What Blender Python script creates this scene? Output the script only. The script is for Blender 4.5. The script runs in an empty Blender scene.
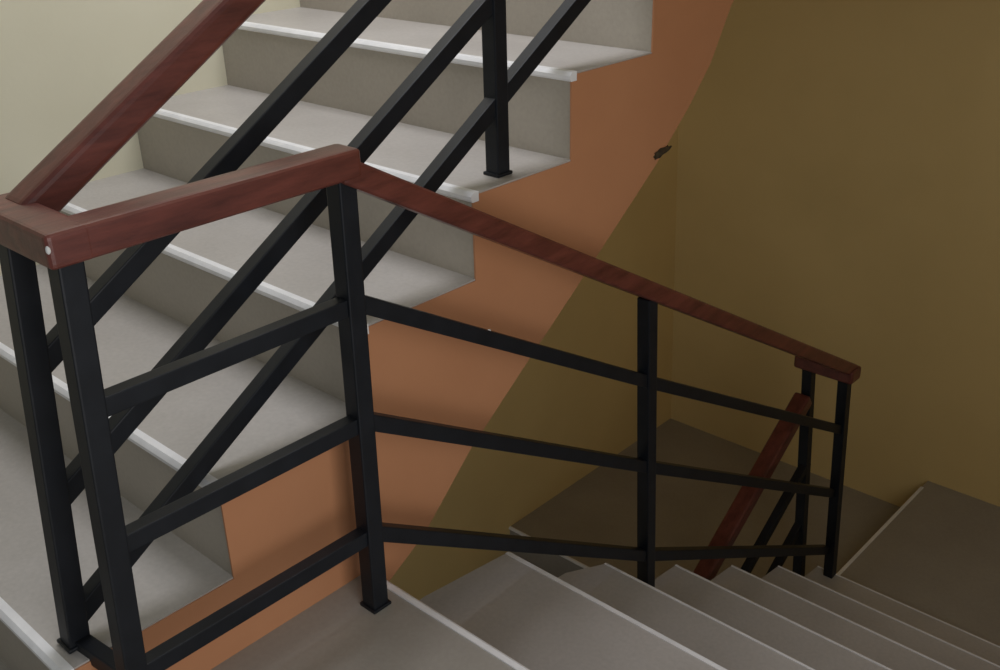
import bpy, bmesh, math, random
from mathutils import Vector, Matrix, noise
random.seed(4)
S = bpy.context.scene
COL = S.collection

# ------------------------------------------------------------------ materials
def new_mat(name):
    m = bpy.data.materials.new(name); m.use_nodes = True
    nt = m.node_tree
    return m, nt, nt.nodes['Principled BSDF']

def mottled(name, c1, c2, rough=.6, scale=4., bump=.05, bscale=60., spec=.5, fine=0.):
    """two-tone painted or plastered surface with soft mottling and a fine bump"""
    m, nt, b = new_mat(name)
    tc = nt.nodes.new('ShaderNodeTexCoord')
    n = nt.nodes.new('ShaderNodeTexNoise'); n.inputs['Scale'].default_value = scale
    n.inputs['Detail'].default_value = 5
    r = nt.nodes.new('ShaderNodeValToRGB')
    r.color_ramp.elements[0].position = .35; r.color_ramp.elements[0].color = (*c1, 1)
    r.color_ramp.elements[1].position = .65; r.color_ramp.elements[1].color = (*c2, 1)
    nt.links.new(tc.outputs['Object'], n.inputs['Vector'])
    nt.links.new(n.outputs['Fac'], r.inputs['Fac'])
    out = r.outputs['Color']
    n2 = nt.nodes.new('ShaderNodeTexNoise'); n2.inputs['Scale'].default_value = bscale
    n2.inputs['Detail'].default_value = 3
    nt.links.new(tc.outputs['Object'], n2.inputs['Vector'])
    if fine:
        mx = nt.nodes.new('ShaderNodeMix'); mx.data_type = 'RGBA'; mx.blend_type = 'OVERLAY'
        mx.inputs[0].default_value = fine
        nt.links.new(out, mx.inputs[6]); nt.links.new(n2.outputs['Fac'], mx.inputs[7])
        out = mx.outputs[2]
    nt.links.new(out, b.inputs['Base Color'])
    bp = nt.nodes.new('ShaderNodeBump'); bp.inputs['Strength'].default_value = bump
    bp.inputs['Distance'].default_value = .01
    nt.links.new(n2.outputs['Fac'], bp.inputs['Height'])
    nt.links.new(bp.outputs['Normal'], b.inputs['Normal'])
    b.inputs['Roughness'].default_value = rough
    b.inputs['Specular IOR Level'].default_value = spec
    return m

def wood(name, c1, c2, rough=.3, axis=(1, 1, 1)):
    m, nt, b = new_mat(name)
    tc = nt.nodes.new('ShaderNodeTexCoord')
    mp = nt.nodes.new('ShaderNodeMapping'); mp.inputs['Scale'].default_value = axis
    n = nt.nodes.new('ShaderNodeTexNoise'); n.inputs['Scale'].default_value = 9
    n.inputs['Detail'].default_value = 6; n.inputs['Roughness'].default_value = .65
    r = nt.nodes.new('ShaderNodeValToRGB')
    r.color_ramp.elements[0].position = .3; r.color_ramp.elements[0].color = (*c1, 1)
    r.color_ramp.elements[1].position = .7; r.color_ramp.elements[1].color = (*c2, 1)
    nt.links.new(tc.outputs['Object'], mp.inputs['Vector'])
    nt.links.new(mp.outputs['Vector'], n.inputs['Vector'])
    nt.links.new(n.outputs['Fac'], r.inputs['Fac'])
    nt.links.new(r.outputs['Color'], b.inputs['Base Color'])
    bp = nt.nodes.new('ShaderNodeBump'); bp.inputs['Strength'].default_value = .19
    bp.inputs['Distance'].default_value = .004
    nt.links.new(n.outputs['Fac'], bp.inputs['Height'])
    nt.links.new(bp.outputs['Normal'], b.inputs['Normal'])
    b.inputs['Roughness'].default_value = rough
    return m

M_CREAM  = mottled('cream_wall_paint', (.72,.685,.51), (.77,.735,.56), .7, 2.2, .03)
M_OCHRE  = mottled('ochre_wall_paint', (.70,.52,.22), (.75,.56,.24), .7, 2.5, .03)
M_ORANGE = mottled('orange_paint', (.47,.21,.098), (.51,.235,.112), .65, 3.0, .04)
M_TREAD  = mottled('grey_tread_stone', (.40,.375,.345), (.45,.425,.395), .42, 5.0, .03, 120., .5, .12)
M_RISER  = mottled('grey_beige_riser_stone', (.36,.325,.27), (.40,.36,.30), .5, 4.0, .03, 120., .4, .1)
M_FLOOR  = mottled('grey_landing_stone', (.30,.277,.24), (.34,.317,.275), .45, 4.0, .03, 120., .5, .1)
M_WHITE  = mottled('white_nosing_paint', (.74,.74,.74), (.84,.84,.84), .45, 18., .06, 90.)
M_BLACK  = mottled('black_gloss_paint', (.0055,.007,.010), (.0085,.0105,.0145), .48, 25., .02, 90., .3)
M_WOOD   = wood('red_brown_varnished_wood', (.070,.018,.013), (.160,.043,.030), .36, (6, 1, 6))
M_DARK   = mottled('dark_dirt', (.03,.02,.008), (.06,.04,.015), .9, 40., .4)
M_CHIP   = mottled('pale_undercoat', (.6,.6,.58), (.7,.7,.68), .7, 30.)

# ------------------------------------------------------------------ helpers
def link(name, bm, mat, parent=None, smooth=False):
    me = bpy.data.meshes.new(name)
    bmesh.ops.recalc_face_normals(bm, faces=bm.faces)
    bm.to_mesh(me); bm.free()
    me.materials.append(mat)
    if smooth:
        for p in me.polygons: p.use_smooth = True
    o = bpy.data.objects.new(name, me); COL.objects.link(o)
    if parent: o.parent = parent
    return o

def empty(name, loc, label, cat):
    o = bpy.data.objects.new(name, None); COL.objects.link(o)
    o['label'] = label; o['category'] = cat
    return o

def structure(o, label=None, cat=None):
    o['kind'] = 'structure'
    if label: o['label'] = label; o['category'] = cat
    return o

def bevel(bm, w, seg=2):
    if w > 0:
        bmesh.ops.bevel(bm, geom=list(bm.edges), offset=w, segments=seg, affect='EDGES', profile=.6)

def box_bm(x0, x1, y0, y1, z0, z1, bev=0., seg=2):
    bm = bmesh.new(); bmesh.ops.create_cube(bm, size=1)
    for v in bm.verts:
        v.co = Vector(((x0+x1)/2 + v.co.x*(x1-x0), (y0+y1)/2 + v.co.y*(y1-y0), (z0+z1)/2 + v.co.z*(z1-z0)))
    bevel(bm, bev, seg)
    return bm

def beam_bm(p0, p1, w, h, bev=.002, seg=2, plumb=False, roll_up=None):
    """square bar from p0 to p1: w is the sideways size, h the size across it"""
    p0, p1 = Vector(p0), Vector(p1); d = (p1-p0).normalized()
    if abs(d.z) > .95: s = Vector((1,0,0)); s = (s - d*s.dot(d)).normalized()
    else: s = d.cross(Vector((0,0,1))).normalized()
    u = s.cross(d).normalized()
    if plumb: h = h/abs(u.z); u = Vector((0,0,1))
    bm = bmesh.new(); vs = []
    for p in (p0, p1):
        vs.append([bm.verts.new(p + s*a*w/2 + u*b*h/2) for a, b in ((-1,-1),(1,-1),(1,1),(-1,1))])
    for i in range(4): bm.faces.new((vs[0][i], vs[0][(i+1)%4], vs[1][(i+1)%4], vs[1][i]))
    bm.faces.new(vs[0][::-1]); bm.faces.new(vs[1])
    bmesh.ops.recalc_face_normals(bm, faces=bm.faces)
    bevel(bm, bev, seg)
    return bm

def prism_bm(pts, axis, a, b):
    """polygon pts extruded between a and b along axis (0 = X, 2 = Z)"""
    bm = bmesh.new()
    def P(p, t): return (t, p[0], p[1]) if axis == 0 else (p[0], p[1], t)
    lo = [bm.verts.new(P(p, a)) for p in pts]; hi = [bm.verts.new(P(p, b)) for p in pts]
    bm.faces.new(lo[::-1]); bm.faces.new(hi)
    n = len(pts)
    for i in range(n): bm.faces.new((lo[i], lo[(i+1)%n], hi[(i+1)%n], hi[i]))
    return bm

def nosing_bm(x0, x1, y, z, along_y=False, h=.014, dep=.016):
    """rounded painted edge strip whose outer lip is at y and top just above z"""
    prof = [(y+dep, z+.0025), (y+.004, z+.0025), (y+.001, z-.0005), (y-.002, z-.004), (y-.002, z-h+.004), (y+.001, z-h), (y+dep, z-h)]
    return prism_bm(prof, 0, x0, x1)

# ------------------------------------------------------------------ dimensions
XL, XS, XA = -1.1557, -.0766, -.1217        # left wall, orange side, inner rail plane
TU, RU, Y1, Z0 = .2665, .1534, -.2115, .1374 # upper flight
R = .1664
STEPY = [-.478, -.2125, .070, .325, .581, .823, 1.086, 1.352, 1.619, 1.886]
STEPZ = [.135, .290, .443, .593, .747, .900, 1.054, 1.207, 1.361, 1.514]
def N(k): return STEPY[k], STEPZ[k]
N0Y = .0419
NY = [N0Y, .3949] + [.6653 + .28*k for k in range(5)]    # descending nosings
YB = 2.597; ZR, ZL = -1.087, -1.247; YLF = 1.549
XR = 1.30                                   # wall on the right of the descending flight
KTOP = 8

# ------------------------------------------------------------------ upper flight
up = empty('stair_flight', (0,0,0), 'pale grey stair flight with white nosings and an orange side, rising to the upper right', 'stairs')
for k in range(KTOP+1):
    y, z = N(k); y2 = STEPY[min(k+1, KTOP+1)]
    zb = STEPZ[k-1] if k else 0.
    link('riser', box_bm(XL, XS-.0036, y+.004, y+.03, zb, z-.004), M_RISER, up)
    t = link('tread', box_bm(XL, XS-.002, y+.006, y2+.01, z-.03, z), M_TREAD, up)
    link('nosing_strip', nosing_bm(XL, XS+.001, y, z), M_WHITE, t)
# orange side of the flight: saw-tooth top, sloping lower edge
pts = []
for k in range(KTOP+1):
    y, z = N(k)
    pts += [(y+.003, STEPZ[k-1]-.003 if k else 0.), (y+.003, z-.003)]
ytop = STEPY[KTOP+1]
pts += [(ytop, N(KTOP)[1]-.003), (ytop, 1.16), (1.40, 1.0), (1.19,.885), (1.10,.80), (1.035,.695), (.965,.621), (.849,.520), (.597,.335), (.444,.226), (.296,.118), (.173,.002), (N0Y-.002,-.075), (N0Y-.002, 0.)]
stringer = link('orange_side', prism_bm(pts, 0, XS-.0035, XS), M_ORANGE, up)
stringer['label'] = 'orange painted side of the flight'
# plastered sloping underside that carries the treads
und = [(-.30,.012), (N0Y-.006,-.06), (.165,.008), (.296,.128), (.444,.236), (.597,.345), (.845,.530), (.955,.628), (1.025,.702), (1.09,.812), (1.18,.896), (1.385,1.008), (ytop,1.172), (ytop,1.33), (1.60,1.15), (1.345,1.02), (1.095,.862), (.07,.13), (N(1)[0]+.05, .03)]
link('underside', prism_bm(und, 0, XL+.001, XS-.0037), M_OCHRE, up)
# crumbled dark spot on the lower edge of the orange side
bm = bmesh.new(); bmesh.ops.create_icosphere(bm, subdivisions=3, radius=1)
for v in bm.verts:
    n = 1 + .45*noise.noise(v.co*2.3)
    n += .35*noise.noise(v.co*5.1+Vector((3,1,7)))
    v.co = Vector((XS+.0005 + v.co.x*.005*n, .872 + v.co.y*.029*n, .545 + (v.co.z*.0075 - v.co.z*v.co.y*.003 + v.co.y*.004)*n))
sp = link('dark_chip', bm, M_DARK, stringer, True)
sp['label'] = 'small dark crumbled spot on the lower edge'

# ------------------------------------------------------------------ descending flight
down = empty('stair_flight', (0,0,0), 'grey stair flight with thin white nosings going down to the lower right', 'stairs')
XD = {1: [(-.108, N0Y+.002), (-.108,.191), (-.080, NY[1])], 2: [(-.11, NY[1]-.002), (-.085,.58), (-.040, NY[2])]}
for k in range(1, 7):
    z = -k*R; y0, y1 = NY[k-1], NY[k]
    left = XD.get(k, [(-.062, y0), (-.034, y1)])
    # riser that drops from the tread above, then this tread and its edge strip
    lx = XD.get(k-1, [(-.034, 0)])[-1][0] if k > 1 else -.108
    sd = .013 if k < 2 else .009
    link('riser', box_bm(lx, XR, y0-.022, y0+.003, z-.028, z+R-.012), M_RISER, down)
    poly = left + [(XR, y1), (XR, y0-.02)] + [(left[0][0], y0-.02)]
    poly = [(x, y-.004 if abs(y-y1) < 1e-6 else y) for x, y in poly]
    t = link('tread', prism_bm(poly, 2, z-.028, z), M_TREAD, down)
    # strip faces away from the camera: mirror the profile
    bm = prism_bm([(y1+.003-sd, z+.0015), (y1-.001, z+.0015), (y1+.002, z-.001), (y1+.003, z-.005), (y1+.003, z-.016), (y1+.003-sd, z-.016)], 0, left[-1][0], XR)
    link('nosing_strip', bm, M_WHITE, t)
link('riser', box_bm(-.034, XR, NY[6]-.022, NY[6]+.003, ZR-.02, -6*R-.012), M_RISER, down)
# sloping soffit slab of this flight
link('underside', prism_bm([(N0Y-.02,-.30), (NY[6], -1.36), (NY[6]-.03,-1.10), (NY[5]-.03,-6*R-.06), (NY[1]-.03,-2*R-.06), (N0Y-.02,-R-.06)], 0, -.03, XR), M_OCHRE, down)

# ------------------------------------------------------------------ lower flight
low = empty('stair_flight', (0,0,0), 'dark lower stair flight glimpsed in the gap below the other two', 'stairs')
for k in range(0, 7):
    y = YLF - k*.27; z = ZL - k*.158
    link('riser', box_bm(XL, -.09, y+.006, y+.03, z-.158, z-.016), M_RISER, low)
    if k:
        t = link('tread', box_bm(XL, -.09, y+.006, y+.285, z-.03, z), M_TREAD, low)
        link('nosing_strip', nosing_bm(XL, -.09, y, z), M_WHITE, t)

# ------------------------------------------------------------------ landings (setting)
def slab(name, bm, m=M_FLOOR): return structure(link(name, bm, m))
f0 = slab('floor', box_bm(XL, XR, -1.6, N0Y-.002, -.14, 0.))
bm = prism_bm([(N0Y-.013,.0025), (N0Y-.003,.0025), (N0Y+.002,-.001), (N0Y+.004,-.006), (N0Y+.004,-.016), (N0Y-.013,-.016)], 0, -.075, XR)
link('nosing_strip', bm, M_WHITE, f0)
f1 = slab('floor', box_bm(-.012, XR, NY[6]+.003, YB+.15, ZR-.16, ZR))
bm = box_bm(-.016, -.004, NY[6]+.003, YB-.03, ZR-.016, ZR+.002, .002)
link('nosing_strip', bm, M_WHITE, f1)
f2 = slab('floor', box_bm(XL, -.012, YLF+.005, YB+.15, ZL-.14, ZL))
link('nosing_strip', nosing_bm(XL, -.09, YLF, ZL, h=.010, dep=.008), M_WHITE, f2)

# ------------------------------------------------------------------ walls (setting)
def wall(name, bm, m): return structure(link(name, bm, m))
# left wall: cream above the flight, ochre below it (the change of colour is hidden behind the flight)
cut = [(-1.6, 0.), (-.3, .003), (.02, -.03), (.17, .06), (.85, .57), (1.19, .95), (ytop, 1.25), (YB+.2, 1.25)]
wall('wall_left', prism_bm(cut + [(YB+.2, 3.2), (-1.6, 3.2)], 0, XL-.15, XL), M_CREAM)
wall('wall_left', prism_bm([(-1.6,-2.6)] + cut + [(YB+.2,-2.6)], 0, XL-.15, XL), M_OCHRE)
# far wall, leaning very slightly out of plumb as in the photograph
bm = prism_bm([(YB+.035,-1.35), (YB-.065, 1.3), (YB+.15, 1.3), (YB+.15,-1.35)], 0, XL-.10, XR+.15)
wall('wall_back', bm, M_OCHRE)
# right-hand wall with the daylit opening beside the near landing, and the storey above
wall('wall_right', box_bm(XR, XR+.15, .95, YB+.15, -2.6, 3.2), M_OCHRE)
structure(link('ceiling', box_bm(XL, XR, ytop+.004, YB+.15, 1.22, N(KTOP)[1]), M_OCHRE))
structure(link('ceiling', prism_bm([(1.60,1.25), (1.85,1.25), (-.10,2.70), (-.10,2.45)], 0, .02, XR), M_OCHRE))

# ------------------------------------------------------------------ railing
rail = empty('stair_railing', (0,0,0), 'black metal railing with a red-brown wooden handrail turning between the two flights', 'railing')
PW = .030
def post(top, foot, flange=True, w=PW):
    o = link('post', beam_bm(foot, top, w, w, .0025), M_BLACK, rail)
    if flange:
        x, y, z = foot
        link('base_plate', box_bm(x-.0185, x+.0185, y-.0185, y+.0185, z, z+.006, .002), M_BLACK, o)
    return o
def bar(p0, p1, w=.022, h=.026): return link('bar', beam_bm(p0, p1, w, h, .002), M_BLACK, rail)
def hand(p0, p1, w=.050, h=.040, bev=.007): return link('handrail', beam_bm(p0, p1, w, h, bev, 3), M_WOOD, rail)
SL = .6218
zt = .735
# posts: near pair, landing corner, descending pair, far pair, upper flight
post((XA, -.389, .725), (XA, -.435, Z0))
post((0, -.388, .722), (0, -.425, 0))
post((0, 0, .722), (0, -.010, 0))
post((0, .729, .297), (0, .770, -3*R))
post((0, 1.721, -.275), (.014, 1.768, -6*R), False)
post((XA, 1.745, -.285), (XA+.03, 1.80, ZL))
post((XA, .438, .796+SL*.438+.15), (XA, .438, N(3)[1]))
post((XA, 1.50, .796+SL*1.50+.15), (XA, 1.50, N(7)[1]))
# handrails
hand((0, -.4155, zt), (0, .019, zt), .050, .040)
hand((0, -.005, .729), (0, 1.745, -.266), .047, .036)
link('corner_block', box_bm(-.165, .0252, -.4157, -.362, zt-.0202, zt+.0202, .007, 3), M_WOOD, rail)
link('corner_block', box_bm(-.150, .030, 1.700, 1.760, -.292, -.252, .009, 3), M_WOOD, rail)
hand((XA, -.375, .737), (XA, 1.70, .737+SL*2.075), .049, .041, .009)
hand((XA, 1.735, -.395), (XA, .55, -.395-.70*1.185), .050, .042, .009)
# bars of the landing and the descending flight
for zc, (c, d0, d1, f) in zip((.531,.341,.141), (((.022,.522),(.703,.121),(.779,.082),(1.735,-.460)), ((.02,.330),(.714,-.083),(.795,-.140),(1.735,-.680)), ((.012,.133),(.726,-.316),(.81,-.367),(1.745,-.895)))):
    bar((0, -.392-.05*(.7-zc)/.7, zc), (0, 0, zc))
    bar((0, c[0]-.02, c[1]+.011), (0, .745, d0[1]-.02))
    bar((0, .745, d0[1]-.02), (0, f[0], f[1]))
bar((XA, -.432, .137), (0, -.42, .137))
# bars of the upper flight
for z0 in (.796, .618, .455):
    ye = -.389-.046*(.725-(z0-SL*.41))/.588-.004
    bar((XA, ye, z0+SL*ye-(.012 if z0 < .5 else 0)), (XA, 1.50, z0+SL*1.50), .024, .028)
# bars of the lower flight
for z0 in (-.651, -.886):
    bar((XA+.014, 1.775, z0+.02), (XA, .55, z0-.72*1.19), .024, .028)
# paint chips
bm = bmesh.new(); bmesh.ops.create_icosphere(bm, subdivisions=2, radius=1)
for v in bm.verts: v.co = Vector((.004+v.co.x*.003, .272+v.co.y*.004, .390+v.co.z*.003))
c = link('paint_chip', bm, M_CHIP, rail, True); c['label'] = 'tiny pale paint chip'
bm = bmesh.new(); bmesh.ops.create_icosphere(bm, subdivisions=2, radius=1)
for v in bm.verts: v.co = Vector((.0225+v.co.x*.003, -.4130+v.co.y*.003, .739+v.co.z*.0055))
c = link('paint_chip', bm, M_CHIP, rail, True); c['label'] = 'pale worn spot on the handrail corner'

# ------------------------------------------------------------------ light
def area(name, loc, target, sx, sy, power, color):
    l = bpy.data.lights.new(name, 'AREA'); l.shape = 'RECTANGLE'; l.size = sx; l.size_y = sy
    l.energy = power; l.color = color
    o = bpy.data.objects.new(name, l); COL.objects.link(o)
    o.location = loc
    o.rotation_euler = (Vector(target)-Vector(loc)).to_track_quat('-Z', 'Y').to_euler()
    return o
#LIGHTS
area('daylight_opening', (1.60, -.58, .75), (0, .05, .30), .9, 1.7, 14.5, (1.,.98,.97))
area('daylight_from_above', (-.5, .50, 2.25), (-.5, .50, .3), .8, .9, 20, (.94,.94,1.))  # added lamp hung over the rising flight for soft light from above, no window
W = bpy.data.worlds.new('world'); S.world = W; W.use_nodes = True
W.node_tree.nodes['Background'].inputs['Color'].default_value = (.85,.92,1.,1)
W.node_tree.nodes['Background'].inputs['Strength'].default_value = .19

# ------------------------------------------------------------------ camera
yaw, pitch, roll = .7555, -.4432, -.0282
f = Vector((-math.sin(yaw)*math.cos(pitch), math.cos(yaw)*math.cos(pitch), math.sin(pitch)))
r = Vector((math.cos(yaw), math.sin(yaw), 0)); u = r.cross(f)
r2 = r*math.cos(roll) + u*math.sin(roll); u2 = -r*math.sin(roll) + u*math.cos(roll)
cd = bpy.data.cameras.new('camera'); cam = bpy.data.objects.new('camera', cd); COL.objects.link(cam)
m = Matrix((r2, u2, -f)).transposed().to_4x4(); m.translation = Vector((1.0812, -.8455, 1.1189))
cam.matrix_world = m
cd.sensor_width = 36; cd.lens = 1045.2*36/1000; cd.clip_start = .01
S.camera = cam
S.view_settings.view_transform = 'Standard'; S.view_settings.look = 'None'
S.view_settings.gamma = 1; S.view_settings.use_curve_mapping = False
S.view_settings.exposure = 0
